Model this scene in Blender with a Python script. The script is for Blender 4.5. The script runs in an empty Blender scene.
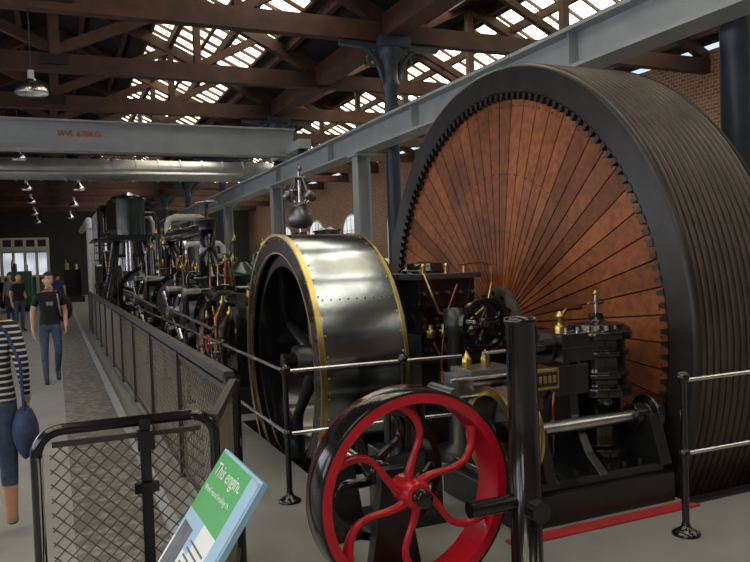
import bpy, math, random
from mathutils import Vector, Matrix
random.seed(7)
sin,cos,pi=math.sin,math.cos,math.pi
def V(*a): return Vector(a)
SC=bpy.context.scene
try:
    SC.view_settings.view_transform='Standard'; SC.view_settings.look='None'; SC.view_settings.exposure=0
except Exception: pass
# ---------------------------------------------------------------- camera
TH=math.radians(23.7); P=math.radians(1.65); RO=math.radians(2.0)
F=V(sin(TH)*cos(P),cos(TH)*cos(P),-sin(P))
R0=V(cos(TH),-sin(TH),0); U0=R0.cross(F)
R=R0*cos(RO)-U0*sin(RO); U=U0*cos(RO)+R0*sin(RO)
cam=bpy.data.cameras.new('camera'); co=bpy.data.objects.new('camera',cam); SC.collection.objects.link(co)
cam.lens=35; cam.sensor_width=36; cam.clip_end=300
co.matrix_world=Matrix(((R.x,U.x,-F.x,0),(R.y,U.y,-F.y,0),(R.z,U.z,-F.z,1.75),(0,0,0,1)))
SC.camera=co
# ---------------------------------------------------------------- materials
MATS={}
def lin(c): return tuple((x/255/12.92 if x/255<=0.04045 else ((x/255+0.055)/1.055)**2.4) for x in c)
def mat(name,rgb,rough=0.5,metal=0.0,var=0.25,scale=6.0,bump=0.0,rnd=0.0,spec=0.5,coat=0.0,dark=0.0):
    m=bpy.data.materials.new(name); m.use_nodes=True; nt=m.node_tree; N=nt.nodes; L=nt.links
    b=N['Principled BSDF']; c=lin(rgb)
    tc=N.new('ShaderNodeTexCoord'); no=N.new('ShaderNodeTexNoise'); no.inputs['Scale'].default_value=scale; no.inputs['Detail'].default_value=6
    L.new(tc.outputs['Object'],no.inputs['Vector'])
    cr=N.new('ShaderNodeValToRGB'); cr.color_ramp.elements[0].position=0.3; cr.color_ramp.elements[1].position=0.7
    cr.color_ramp.elements[0].color=tuple(x*(1-var) for x in c)+(1,); cr.color_ramp.elements[1].color=tuple(min(1,x*(1+var)) for x in c)+(1,)
    L.new(no.outputs['Fac'],cr.inputs['Fac']); src=cr.outputs['Color']
    if rnd>0:
        at=N.new('ShaderNodeAttribute'); at.attribute_name='rnd'
        mr=N.new('ShaderNodeMapRange'); mr.inputs['To Min'].default_value=1-rnd; mr.inputs['To Max'].default_value=1+rnd
        L.new(at.outputs['Fac'],mr.inputs['Value'])
        mx=N.new('ShaderNodeVectorMath'); mx.operation='SCALE'; L.new(src,mx.inputs[0]); L.new(mr.outputs['Result'],mx.inputs['Scale']); src=mx.outputs[0]
    if dark>0:
        n2=N.new('ShaderNodeTexNoise'); n2.inputs['Scale'].default_value=14; n2.inputs['Detail'].default_value=8; L.new(tc.outputs['Object'],n2.inputs['Vector'])
        m2=N.new('ShaderNodeMapRange'); m2.inputs['From Min'].default_value=.35; m2.inputs['From Max'].default_value=.65; m2.inputs['To Min'].default_value=1-dark; m2.inputs['To Max'].default_value=1+dark*.5
        L.new(n2.outputs['Fac'],m2.inputs['Value']); m3=N.new('ShaderNodeVectorMath'); m3.operation='SCALE'; L.new(src,m3.inputs[0]); L.new(m2.outputs['Result'],m3.inputs['Scale']); src=m3.outputs[0]
    L.new(src,b.inputs['Base Color']); b.inputs['Roughness'].default_value=rough; b.inputs['Metallic'].default_value=metal
    b.inputs['Specular IOR Level'].default_value=spec; b.inputs['Coat Weight'].default_value=coat
    if bump>0:
        bp=N.new('ShaderNodeBump'); bp.inputs['Strength'].default_value=bump; bp.inputs['Distance'].default_value=0.02
        L.new(no.outputs['Fac'],bp.inputs['Height']); L.new(bp.outputs['Normal'],b.inputs['Normal'])
    MATS[name]=m; return m
def emis(name,rgb,s,lo=(.75,.68,.55)):
    m=bpy.data.materials.new(name); m.use_nodes=True; nt=m.node_tree; N=nt.nodes; L=nt.links
    b=N['Principled BSDF']; b.inputs['Base Color'].default_value=lin(rgb)+(1,); b.inputs['Roughness'].default_value=0.3
    no=N.new('ShaderNodeTexNoise'); no.inputs['Scale'].default_value=0.8
    tc=N.new('ShaderNodeTexCoord'); L.new(tc.outputs['Object'],no.inputs['Vector'])
    cr=N.new('ShaderNodeValToRGB'); c=lin(rgb); cr.color_ramp.elements[0].position=0.4; cr.color_ramp.elements[1].position=0.6
    cr.color_ramp.elements[0].color=(c[0]*lo[0],c[1]*lo[1],c[2]*lo[2],1); cr.color_ramp.elements[1].color=c+(1,)
    L.new(no.outputs['Fac'],cr.inputs['Fac']); L.new(cr.outputs['Color'],b.inputs['Emission Color']); b.inputs['Emission Strength'].default_value=s
    MATS[name]=m
mat('black_iron',(34,35,38),0.34,0.15,0.35,9,0.15,spec=0.6)
mat('black_gloss',(20,21,24),0.18,0.1,0.3,5,0.05,coat=0.5)
mat('dark_green',(30,50,45),0.3,0.1,0.3,5,0.05,coat=0.3)
mat('steel',(200,202,206),0.26,1.0,0.25,3,0.08)
mat('steel_drum',(158,166,173),0.17,1.0,0.5,1.6,0.2)
mat('steel_dull',(120,122,125),0.38,0.9,0.3,5,0.1)
mat('brass',(196,170,100),0.28,1.0,0.25,8,0.05)
mat('copper',(150,96,70),0.32,1.0,0.3,8,0.05)
mat('wheel_wood',(128,75,44),0.48,0.0,0.42,1.6,0.1,rnd=0.42,spec=0.3,coat=0.0,dark=.3)
mat('wheel_iron',(44,42,42),0.36,0.3,0.3,6,0.1)
mat('rope_tread',(62,51,46),0.42,0.15,0.35,4,0.1)
mat('groove_dark',(18,15,14),0.6,0.0,0.3,4,0.1)
mat('red_paint',(188,16,38),0.3,0,0.12,6,0.03,coat=0.3)
mat('red_line',(160,40,48),0.6,0,0.25,10)
mat('grey_paint',(156,163,168),0.45,0,0.1,3,0.03)
mat('column_blue',(54,65,80),0.4,0,0.2,5,0.05)
mat('timber',(72,45,34),0.65,0,0.4,3,0.2,rnd=0.35)
mat('roof_board',(30,27,26),0.85,0,0.35,2,0.1)
mat('concrete',(132,133,133),0.4,0,0.1,2.5,0.05)
mat('concrete_light',(144,144,143),0.5,0,0.1,2.0,0.05)
mat('plaster',(62,62,62),0.8,0,0.15,1.0,0.05)
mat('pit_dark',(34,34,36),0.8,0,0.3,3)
mat('galv',(196,200,204),0.32,0.8,0.12,5,0.05)
mat('white_paint',(205,206,202),0.5,0,0.06,3)
mat('fence_grey',(72,70,68),0.4,0.4,0.2,8)
mat('wire',(112,105,95),0.45,0.7,0.2,8)
mat('skin',(205,155,130),0.55,0,0.08,20)
mat('skin_lip',(170,90,85),0.5,0,0.05,20)
mat('hair_dark',(45,34,28),0.7,0,0.4,60,0.5)
mat('eye_white',(230,228,224),0.3,0,0.02,5)
mat('eye_dark',(30,25,22),0.2,0,0.02,5)
mat('cloth_black',(24,24,27),0.85,0,0.3,14,0.3)
mat('denim',(66,80,108),0.85,0,0.3,18,0.3)
mat('denim_bag',(44,58,98),0.85,0,0.35,14,0.4)
mat('shoe_dark',(48,46,48),0.6,0,0.3,14,0.1)
mat('cloth_grey',(130,132,138),0.85,0,0.2,14,0.3)
mat('sign_green',(60,165,78),0.4,0,0.05,3)
mat('sign_blue',(150,190,222),0.4,0,0.1,3)
mat('sign_white',(228,232,236),0.4,0,0.03,3)
mat('sign_dark',(70,75,85),0.4,0,0.6,14)
mat('yellow_paint',(200,165,50),0.4,0,0.15,4)
mat('red_text',(190,60,60),0.5,0,0.02,3)
mat('green_paint',(60,110,90),0.45,0,0.15,4)
mat('cream_paint',(190,185,160),0.45,0,0.1,4)
emis('skylight_glass',(255,249,226),5.2,(.36,.33,.28))
emis('window_glass',(235,242,255),0.7,(.5,.5,.5))
emis('window_glass_left',(245,247,255),4.0,(.8,.8,.8))  # added glow for unseen left wall panes, a side fill light
def brick(name):
    m=bpy.data.materials.new(name); m.use_nodes=True; N=m.node_tree.nodes; L=m.node_tree.links; b=N['Principled BSDF']
    g=N.new('ShaderNodeNewGeometry'); s=N.new('ShaderNodeSeparateXYZ'); a=N.new('ShaderNodeMath'); c=N.new('ShaderNodeCombineXYZ')
    L.new(g.outputs['Position'],s.inputs[0]); L.new(s.outputs['X'],a.inputs[0]); L.new(s.outputs['Y'],a.inputs[1]); L.new(a.outputs[0],c.inputs['X']); L.new(s.outputs['Z'],c.inputs['Y'])
    t=N.new('ShaderNodeTexBrick'); t.inputs['Scale'].default_value=3.0; t.inputs['Mortar Size'].default_value=0.03
    t.inputs['Color1'].default_value=lin((140,96,82))+(1,); t.inputs['Color2'].default_value=lin((110,72,62))+(1,); t.inputs['Mortar'].default_value=lin((150,140,128))+(1,)
    L.new(c.outputs[0],t.inputs['Vector']); L.new(t.outputs['Color'],b.inputs['Base Color']); b.inputs['Roughness'].default_value=0.9
    MATS[name]=m
brick('brick')
def stripes(name):
    m=bpy.data.materials.new(name); m.use_nodes=True; N=m.node_tree.nodes; L=m.node_tree.links; b=N['Principled BSDF']
    tc=N.new('ShaderNodeTexCoord'); s=N.new('ShaderNodeSeparateXYZ'); L.new(tc.outputs['Object'],s.inputs[0])
    mu=N.new('ShaderNodeMath'); mu.operation='MULTIPLY'; mu.inputs[1].default_value=26; L.new(s.outputs['Z'],mu.inputs[0])
    fr=N.new('ShaderNodeMath'); fr.operation='FRACT'; L.new(mu.outputs[0],fr.inputs[0])
    gt=N.new('ShaderNodeMath'); gt.operation='GREATER_THAN'; gt.inputs[1].default_value=0.66; L.new(fr.outputs[0],gt.inputs[0])
    mx=N.new('ShaderNodeMix'); mx.data_type='RGBA'; L.new(gt.outputs[0],mx.inputs['Factor'])
    mx.inputs['A'].default_value=lin((30,30,38))+(1,); mx.inputs['B'].default_value=lin((205,205,208))+(1,)
    L.new(mx.outputs['Result'],b.inputs['Base Color']); b.inputs['Roughness'].default_value=0.85; MATS[name]=m
stripes('striped_knit')
def cobble(name):
    m=bpy.data.materials.new(name); m.use_nodes=True; N=m.node_tree.nodes; L=m.node_tree.links; b=N['Principled BSDF']
    tc=N.new('ShaderNodeTexCoord'); v=N.new('ShaderNodeTexVoronoi'); v.inputs['Scale'].default_value=11; L.new(tc.outputs['Object'],v.inputs['Vector'])
    cr=N.new('ShaderNodeValToRGB'); cr.color_ramp.elements[0].color=lin((146,144,140))+(1,); cr.color_ramp.elements[1].color=lin((98,96,92))+(1,); cr.color_ramp.elements[1].position=0.6
    L.new(v.outputs['Distance'],cr.inputs['Fac']); L.new(cr.outputs['Color'],b.inputs['Base Color']); b.inputs['Roughness'].default_value=0.7
    bp=N.new('ShaderNodeBump'); bp.inputs['Strength'].default_value=0.4; bp.invert=True; L.new(v.outputs['Distance'],bp.inputs['Height']); L.new(bp.outputs['Normal'],b.inputs['Normal'])
    MATS[name]=m
cobble('cobbles')
# ---------------------------------------------------------------- builder
def frame(d):
    d=Vector(d).normalized(); a=V(0,0,1) if abs(d.z)<0.9 else V(1,0,0)
    u=a.cross(d).normalized(); w=d.cross(u).normalized(); return u,w,d
class B:
    def __init__(s): s.v=[];s.f=[];s.m=[];s.s=[];s.r=[]
    def add(s,vs,fs,m,sm=False,r=0.5):
        o=len(s.v); s.v+= [tuple(x) for x in vs]; s.f+=[tuple(i+o for i in f) for f in fs]; n=len(fs)
        s.m+=[m]*n; s.s+=[sm]*n; s.r+=[r]*n
    def box(s,c,d,m,rz=0,rx=0,ry=0,r=0.5,bev=0.0):
        x,y,z=d[0]/2,d[1]/2,d[2]/2
        if rz or rx or ry: M=Matrix.Rotation(rz,3,'Z')@Matrix.Rotation(ry,3,'Y')@Matrix.Rotation(rx,3,'X')
        else: M=Matrix.Identity(3)
        c=Vector(c); vs=[c+M@V(a*x,b*y,e*z) for e in(-1,1) for b in(-1,1) for a in(-1,1)]
        s.add(vs,[(0,2,3,1),(4,5,7,6),(0,1,5,4),(2,6,7,3),(0,4,6,2),(1,3,7,5)],m,False,r)
    def bb(s,a,b,m,r=0.5):
        s.box([(a[i]+b[i])/2 for i in range(3)],[abs(b[i]-a[i]) for i in range(3)],m,r=r)
    def beam(s,p,q,w,h,m,r=0.5,up=(0,0,1)):
        p=Vector(p);q=Vector(q);d=(q-p).normalized();upv=Vector(up)
        if abs(d.dot(upv))>0.98: upv=V(0,1,0)
        u=d.cross(upv).normalized(); t=u.cross(d).normalized(); vs=[]
        for e in(p,q):
            for a,b in((-1,-1),(1,-1),(1,1),(-1,1)): vs.append(e+u*a*w/2+t*b*h/2)
        s.add(vs,[(0,1,2,3),(7,6,5,4),(0,4,5,1),(1,5,6,2),(2,6,7,3),(3,7,4,0)],m,False,r)
    def cyl(s,p,q,r0,m,r1=None,n=16,caps=True,rr=0.5):
        if r1 is None:r1=r0
        p=Vector(p);q=Vector(q);u,w,d=frame(q-p);vs=[]
        for e,rad in((p,r0),(q,r1)):
            for i in range(n):
                a=2*pi*i/n; vs.append(e+u*cos(a)*rad+w*sin(a)*rad)
        s.add(vs,[(i,(i+1)%n,n+(i+1)%n,n+i) for i in range(n)],m,True,rr)
        if caps:
            s.add(vs[:n],[tuple(reversed(range(n)))],m,False,rr); s.add(vs[n:],[tuple(range(n))],m,False,rr)
    def lathe(s,o,ax,prof,m,n=32,closed=False,sm=True,a0=0,a1=2*pi):
        o=Vector(o);u,w,d=frame(ax);vs=[];k=len(prof); full=abs(a1-a0-2*pi)<1e-6; nn=n if full else n+1
        for i in range(nn):
            a=a0+(a1-a0)*i/n
            for h,r in prof: vs.append(o+d*h+(u*cos(a)+w*sin(a))*r)
        fs=[];kk=k if closed else k-1
        for i in range(n):
            j=(i+1)%nn
            for t in range(kk):
                t2=(t+1)%k; fs.append((i*k+t,j*k+t,j*k+t2,i*k+t2))
        s.add(vs,fs,m,sm)
    def ring(s,o,ax,ri,ro,h0,h1,m,n=48,sm=False):
        for pr in (((h0,ri),(h0,ro)),((h0,ro),(h1,ro)),((h1,ro),(h1,ri)),((h1,ri),(h0,ri))):
            s.lathe(o,ax,pr,m,n,False,pr[0][0]!=pr[1][0])
    def tube(s,pts,r,m,n=8,closed=False,caps=True,rad=None):
        pts=[Vector(p) for p in pts];k=len(pts);vs=[];pu=None
        for i,p in enumerate(pts):
            if closed: d=pts[(i+1)%k]-pts[i-1]
            else: d=pts[min(i+1,k-1)]-pts[max(i-1,0)]
            d.normalize()
            if pu is None: u,w,_=frame(d)
            else:
                u=(pu-d*pu.dot(d)).normalized(); w=d.cross(u)
            pu=u; rr=rad[i] if rad else r
            for j in range(n):
                a=2*pi*j/n; vs.append(p+(u*cos(a)+w*sin(a))*rr)
        fs=[]
        for i in range(k if closed else k-1):
            i2=(i+1)%k
            for j in range(n): fs.append((i*n+j,i*n+(j+1)%n,i2*n+(j+1)%n,i2*n+j))
        s.add(vs,fs,m,True)
        if caps and not closed:
            s.add(vs[:n],[tuple(reversed(range(n)))],m); s.add(vs[-n:],[tuple(range(n))],m)
    def sph(s,c,r,m,n=12,sc=(1,1,1),M=None):
        c=Vector(c);vs=[];k=n
        for i in range(k+1):
            t=pi*i/k
            for j in range(2*n):
                a=pi*j/n; p=V(sin(t)*cos(a)*r*sc[0],sin(t)*sin(a)*r*sc[1],cos(t)*r*sc[2])
                vs.append(c+(M@p if M else p))
        s.add(vs,[(i*2*n+j,(i+1)*2*n+j,(i+1)*2*n+(j+1)%(2*n),i*2*n+(j+1)%(2*n)) for i in range(k) for j in range(2*n)],m,True)
    def bolts(s,o,ax,rad,n,m,r=0.015,h=0.02,a0=0):
        u,w,d=frame(ax);o=Vector(o)
        for i in range(n):
            a=a0+2*pi*i/n; p=o+(u*cos(a)+w*sin(a))*rad; s.cyl(p,p+d*h,r,m,n=6)
    def prism(s,poly,o,u,w,d,t,m,r=0.5):
        o=Vector(o);u=Vector(u);w=Vector(w);d=Vector(d);n=len(poly)
        vs=[o+u*a+w*b for a,b in poly]+[o+u*a+w*b+d*t for a,b in poly]
        s.add(vs,[tuple(reversed(range(n))),tuple(range(n,2*n))]+[(i,(i+1)%n,n+(i+1)%n,n+i) for i in range(n)],m,False,r)
    def build(s,name,parent=None,loc=None,bev=0):
        me=bpy.data.meshes.new(name)
        me.from_pydata(s.v,[],s.f); names=list(dict.fromkeys(s.m))
        for x in names: me.materials.append(MATS[x])
        ix={x:i for i,x in enumerate(names)}
        me.polygons.foreach_set('material_index',[ix[x] for x in s.m]); me.polygons.foreach_set('use_smooth',s.s)
        at=me.attributes.new('rnd','FLOAT','FACE'); at.data.foreach_set('value',s.r)
        me.update(); ob=bpy.data.objects.new(name,me); SC.collection.objects.link(ob)
        if parent: ob.parent=parent
        if bev:
            md=ob.modifiers.new('bevel','BEVEL'); md.width=bev; md.segments=2; md.limit_method='ANGLE'; md.angle_limit=math.radians(50)
        return ob
def arc(c,u,w,r,a0,a1,n): 
    c=Vector(c);u=Vector(u);w=Vector(w)
    return [c+u*cos(a0+(a1-a0)*i/n)*r+w*sin(a0+(a1-a0)*i/n)*r for i in range(n+1)]
X,Y,Z=(1,0,0),(0,1,0),(0,0,1)
# ---------------------------------------------------------------- room shell
Y0,Y1=-7.0,56.0; XL,XV,XR=-5.5,5.9,14.0
RW=(4.0,6.18,1.07); S=1.022   # rope wheel
DR=(1.95,6.77,0.80); DRR=1.22 # drum
xs=[XL,0.05,0.62,1.85,2.85,3.95,5.15,XR]; ys=[Y0,3.76,5.5,8.05,8.65,Y1]
def pit(xa,xb,ya,yb):
    return (xa>=3.95 and xb<=5.15 and ya>=3.76 and yb<=8.65) or (xa>=1.85 and xb<=2.85 and ya>=5.5 and yb<=8.05)
b=B()
for i in range(len(xs)-1):
    for j in range(len(ys)-1):
        a,c,d,e=xs[i],xs[i+1],ys[j],ys[j+1]
        if pit(a,c,d,e): continue
        m='concrete_light' if i==0 else ('cobbles' if i==1 else 'concrete')
        b.add([(a,d,0),(c,d,0),(c,e,0),(a,e,0)],[(0,1,2,3)],m)
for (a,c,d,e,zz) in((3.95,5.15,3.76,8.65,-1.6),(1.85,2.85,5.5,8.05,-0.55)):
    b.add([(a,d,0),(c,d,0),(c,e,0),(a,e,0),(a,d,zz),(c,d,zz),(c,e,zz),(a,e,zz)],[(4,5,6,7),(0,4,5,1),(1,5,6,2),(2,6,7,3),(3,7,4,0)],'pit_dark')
b.build('floor')
b=B(); b.bb((XL-0.3,Y0,0),(XL,Y1,6.3),'brick'); b.build('wall_left')
b=B(); b.bb((XR,Y0,0),(XR+0.3,Y1,6.3),'brick'); b.build('wall_right')
b=B(); b.bb((XL,Y1,0),(XR,Y1+0.3,9.3),'plaster'); b.build('wall_back')
b=B(); b.bb((XL,Y0-0.3,0),(XR,Y0,9.3),'brick'); b.build('wall_front')
b=B(); b.bb((0.62,Y0,0.0),(0.70,Y1,0.03),'grey_paint'); b.build('trim_1')
b=B(); b.bb((2.45,3.63,0.0),(3.95,3.74,0.012),'red_line'); b.build('trim_2')
b=B(); b.bb((3.93,3.68,0.0),(5.2,3.76,0.02),'black_iron'); b.bb((5.15,3.68,0.0),(5.22,8.7,0.02),'black_iron'); b.build('trim_3')
# roof
ridgeL=(0.2,9.0); eL=(XL,6.3); val=(XV,6.3); ridgeR=(9.95,8.3); eR=(XR,6.3)
def lerp(p,q,t): return (p[0]+(q[0]-p[0])*t,p[1]+(q[1]-p[1])*t)
cb=B(); gl=B(); bars=B()
def slope(p,q,glz):
    ts=[0.0]+sorted(set([g[0] for g in glz]+[g[1] for g in glz]))+[1.0]
    for a,c in zip(ts[:-1],ts[1:]):
        g=[k for k in glz if k[0]==a and k[1]==c]
        pa,pc=lerp(p,q,a),lerp(p,q,c)
        segs=[]
        if not g: segs=[(Y0,Y1,False)]
        else:
            y=Y0
            for k in sorted(g,key=lambda k:k[2]):
                if k[2]>y: segs.append((y,k[2],False))
                segs.append((k[2],k[3],True)); y=k[3]
            if y<Y1: segs.append((y,Y1,False))
        for ya,yb,isg in segs:
            tgt=gl if isg else cb
            tgt.add([(pa[0],ya,pa[1]+.12),(pc[0],ya,pc[1]+.12),(pc[0],yb,pc[1]+.12),(pa[0],yb,pa[1]+.12)],[(0,1,2,3)],'skylight_glass' if isg else 'roof_board')
            if isg:
                y=ya
                while y<yb:
                    bars.beam((pa[0],y,pa[1]+.08),(pc[0],y,pc[1]+.08),0.05,0.08,'timber'); y+=0.62
                for t in (0,0.5,1.0):
                    mm=lerp(pa,pc,t); bars.beam((mm[0],ya,mm[1]+.06),(mm[0],yb,mm[1]+.06),0.07,0.07,'timber')
slope(ridgeL,val,[(0.42,0.82,-5.0,54.0)])
slope(eL,ridgeL,[(0.15,0.85,-5.0,9.0)])  # glazing added out of view to bring in light from the left
slope(val,ridgeR,[(0.2,0.85,-5.0,54.0)])
slope(ridgeR,eR,[(0.2,0.8,-5.0,54.0)])
cb.build('ceiling'); gl.build('window_1')
for p,q in((eL,ridgeL),(ridgeL,val),(val,ridgeR),(ridgeR,eR)):
    for t in(0.14,0.32,0.5,0.68,0.86):
        m=lerp(p,q,t); bars.beam((m[0],Y0,m[1]-.02),(m[0],Y1,m[1]-.02),0.12,0.2,'timber',r=random.random())
bars.beam((XV,Y0,6.05),(XV,Y1,6.05),0.36,0.42,'timber')
bars.build('roof_purlins')
def truss(y):
    b=B()
    def T(p,q,w=.18,h=.22): b.beam((p[0],y,p[1]),(q[0],y,q[1]),w,h,'timber',r=random.random())
    T((XL,5.95),(XV,5.95),.22,.36)
    T((XL,6.15),(ridgeL[0],8.85),.2,.26); T((ridgeL[0],8.85),(XV,6.15),.2,.26)
    T((.2,5.95),(.2,8.8),.2,.24)
    for sx in(-1,1):
        T((.2,6.2),(.2+sx*2.85,7.5),.16,.2); T((.2+sx*2.85,5.95),(.2+sx*2.85,7.5),.14,.18); T((.2+sx*2.85,6.1),(.2+sx*4.2,6.8),.14,.16)
    b.box((.2,y-.13,6.0),(.5,.03,.2),'black_iron')
    T((XV,5.95),(XR,5.95),.22,.32); T((XV,6.15),(ridgeR[0],8.15)); T((ridgeR[0],8.15),(XR,6.15)); T((ridgeR[0],5.95),(ridgeR[0],8.1),.16,.16)
    for sx in(-1,1): T((ridgeR[0],6.2),(ridgeR[0]+sx*2,7.15),.12,.14)
    b.build('roof_truss')
y=1.15
while y<55: truss(y); y+=3.75
# building columns
y=-2.6
while y<50:
    b=B()
    b.lathe((XV,y,0),Z,[(0,.26),(.12,.26),(.16,.2),(.3,.17),(.4,.145),(4.9,.13),(4.95,.17),(5.05,.17),(5.1,.14),(5.4,.16),(5.5,.24),(5.6,.27),(5.68,.27)],'column_blue',20)
    b.bb((XV-.3,y-.3,5.66),(XV+.3,y+.3,5.83),'column_blue')
    for sx in(-1,1):
        pts=arc((XV+sx*.95,y,5.0),(-sx,0,0),(0,0,1),.8,0,pi/2,8); b.tube(pts,.05,'column_blue',6)
        b.beam((XV+sx*.1,y,5.68),(XV+sx*1.0,y,5.72),.12,.1,'column_blue')
        b.ring((XV+sx*.33,y-.03,5.46),Y,.1,.14,0,.06,'column_blue',16)
    b.build('cast_iron_column'); y+=7.5
# runway girder with stanchions
b=B(); gx=5.33
b.bb((gx-.18,Y0+.5,3.73),(gx+.18,44,3.77),'grey_paint'); b.bb((gx-.18,Y0+.5,4.14),(gx+.18,44,4.18),'grey_paint'); b.bb((gx-.012,Y0+.5,3.77),(gx+.012,44,4.14),'grey_paint')
yy=-5.0
while yy<44:
    b.bb((gx-.14,yy,3.77),(gx+.14,yy+.015,4.14),'grey_paint'); yy+=3.8
for yy in(-4.5,1.3,12.6,18.3,24.0,29.7,35.4,41):
    b.bb((gx-.13,yy-.13,0),(gx-.105,yy+.13,3.73),'grey_paint'); b.bb((gx+.105,yy-.13,0),(gx+.13,yy+.13,3.73),'grey_paint'); b.bb((gx-.105,yy-.01,0),(gx+.105,yy+.01,3.73),'grey_paint')
    b.bb((gx-.25,yy-.22,0),(gx+.25,yy+.22,.03),'grey_paint'); b.bb((gx-.2,yy-.2,3.68),(gx+.2,yy+.2,3.73),'grey_paint')
b.build('runway_girder')
# crane
b=B(); cy=17.0
b.bb((XL+.2,cy-.2,4.3),(gx+.1,cy+.2,4.34),'grey_paint'); b.bb((XL+.2,cy-.2,4.92),(gx+.1,cy+.2,4.96),'grey_paint'); b.bb((XL+.2,cy-.015,4.34),(gx+.1,cy+.015,4.92),'grey_paint')
b.bb((gx-.14,cy-1.2,4.34),(gx+.14,cy+1.2,4.55),'grey_paint')
for k in(-1,1): b.cyl((gx-.1,cy+k,4.27),(gx+.1,cy+k,4.27),.09,'black_iron')
cr=b.build('overhead_crane')
def text(s,size,m,M,parent=None,name='label',ext=0.002):
    cu=bpy.data.curves.new(name,'FONT'); cu.body=s; cu.size=size; cu.extrude=ext; cu.align_x='CENTER'; cu.align_y='CENTER'
    o=bpy.data.objects.new(name,cu); SC.collection.objects.link(o); o.data.materials.append(MATS[m]); o.matrix_world=M
    if parent: o.parent=parent; o.matrix_parent_inverse=Matrix.Identity(4)
    return o
def MM(o,x,y,z): return Matrix(((x[0],y[0],z[0],o[0]),(x[1],y[1],z[1],o[1]),(x[2],y[2],z[2],o[2]),(0,0,0,1)))
text('SWL 670KG',.17,'red_text',MM((.62,cy-.035,4.68),X,Z,(0,-1,0)),cr,'load_text')
# duct
b=B(); dy=22.0; dz=4.56
b.cyl((XL+.1,dy,dz),(6.9,dy,dz),.3,'galv',n=32)
xx=XL+.3
while xx<6.9: b.ring((xx,dy,dz),X,.3,.33,0,.05,'galv',32); xx+=.62
b.cyl((XL+.1,20.6,4.28),(4.9,20.6,4.28),.07,'galv',n=12)
for xx in(-4,-1,2,4.5): b.cyl((xx,dy,dz+.3),(xx,dy,5.9),.015,'black_iron',n=6)
b.build('ventilation_duct')
# pendant lamps
def lamp(x,y,z,r=.17):
    b=B(); b.lathe((x,y,z),Z,[(-.02,r),(0.0,r*1.02),(.06,r*.93),(.13,r*.6),(.17,r*.35),(.2,r*.3)],'steel',24); b.lathe((x,y,z),Z,[(0.01,r*.98),(.06,r*.88),(.13,r*.55)],'white_paint',24)
    b.cyl((x,y,z+.18),(x,y,z+.34),.05,'galv'); b.sph((x,y,z+.06),.06,'eye_white',8); b.cyl((x,y,z+.3),(x,y,5.85),.01,'black_iron',n=6); b.build('pendant_lamp')
lamp(-.2,12.4,4.5,.24)
for yy,zz in((20.5,4.6),(26,4.4),(31,4.4),(36,4.3),(42,4.3)): lamp(-.7,yy,zz)
for yy in(24,30,37): lamp(.8,yy,4.2)
k=2
def wallwin(xw,sx,yy,gm,k,w=1.1):
    b=B()
    poly=[(-w,1.5),(w,1.5),(w,3.3)]+[(w*cos(a),3.3+.75*sin(a)) for a in [pi*i/12 for i in range(1,12)]]+[(-w,3.3)]
    b.prism([(a,z) for a,z in poly],(xw,yy,0),Y,Z,(sx,0,0),.02,gm)
    b.prism([(a*1.12,1.4+(z-1.5)*1.08) for a,z in poly],(xw+.03*sx,yy,0),Y,Z,(sx,0,0),.02,'white_paint')
    for t in(-.55,0,.55): b.bb((xw-.04*sx,yy+t-.02,1.5),(xw,yy+t+.02,3.95),'white_paint')
    for z in(2.1,2.7,3.3): b.bb((xw-.04*sx,yy-w,z-.02),(xw,yy+w,z+.02),'white_paint')
    b.build('window_%d'%k)
for yy in (5,11,17,23,29,34.5,40,46): wallwin(XR-.06,1,yy,'window_glass',k); k+=1
for yy in (-4,-.5,3,6.5,10,13.5,17,20.5,24): wallwin(XL+.06,-1,yy,'window_glass_left',k,1.3); k+=1  # added glowing panes, never in view: side light and drum reflections
# far partition & balcony
b=B(); py=40.0
b.bb((-5,py+.05,1.6),(-.3,py+.08,2.7),'window_glass')
xx=-5.0
while xx<=-.2: b.bb((xx,py-.05,0),(xx+.14,py+.05,3.4),'white_paint'); xx+=.52
for z in(1.5,2.7,3.35): b.bb((-5,py-.06,z),(-.2,py+.06,z+.1),'white_paint')
b.bb((-5,py-.3,2.8),(-.2,py+1.5,3.0),'white_paint'); b.bb((-5,py,.1),(-.3,py+.04,1.5),'green_paint')
b.build('glazed_partition')
b=B(); 
for xx in(4,8): 
    b.bb((xx-1.2,Y1-.05,2),(xx+1.2,Y1-.02,4.0),'window_glass')
    for t in(-1.2,-.4,.4,1.2): b.bb((xx+t-.04,Y1-.1,2),(xx+t+.04,Y1-.04,4.0),'white_paint')
    for z in (2,3,4.0): b.bb((xx-1.2,Y1-.1,z-.04),(xx+1.2,Y1-.04,z+.04),'white_paint')
b.build('window_%d'%k)
# ---------------------------------------------------------------- ROPE WHEEL
b=B(); O=Vector(RW); W=1.0
nt=14
b.lathe(O,X,[(0,2.20*S),(0,2.42*S)],'wheel_iron',160,sm=False)
b.lathe(O,X,[(0,2.42*S),(.015,2.45*S),(.05,2.455*S)],'wheel_iron',160)
gw=(W-.1)/nt
for i in range(nt):
    x0=.05+gw*i
    b.lathe(O,X,[(x0,2.43*S),(x0+gw*.1,2.455*S),(x0+gw*.55,2.455*S),(x0+gw*.65,2.43*S)],'rope_tread',160)
    b.lathe(O,X,[(x0+gw*.65,2.43*S),(x0+gw*.72,2.38*S),(x0+gw*.93,2.38*S),(x0+gw,2.43*S)],'groove_dark',160)
b.lathe(O,X,[(W-.05,2.43*S),(W-.04,2.46*S),(W,2.42*S),(W,2.15*S),(.15,2.15*S)],'wheel_iron',160,sm=False)
b.lathe(O,X,[(.0,2.20*S),(.07,2.20*S)],'wheel_iron',160)
nT=150
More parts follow.
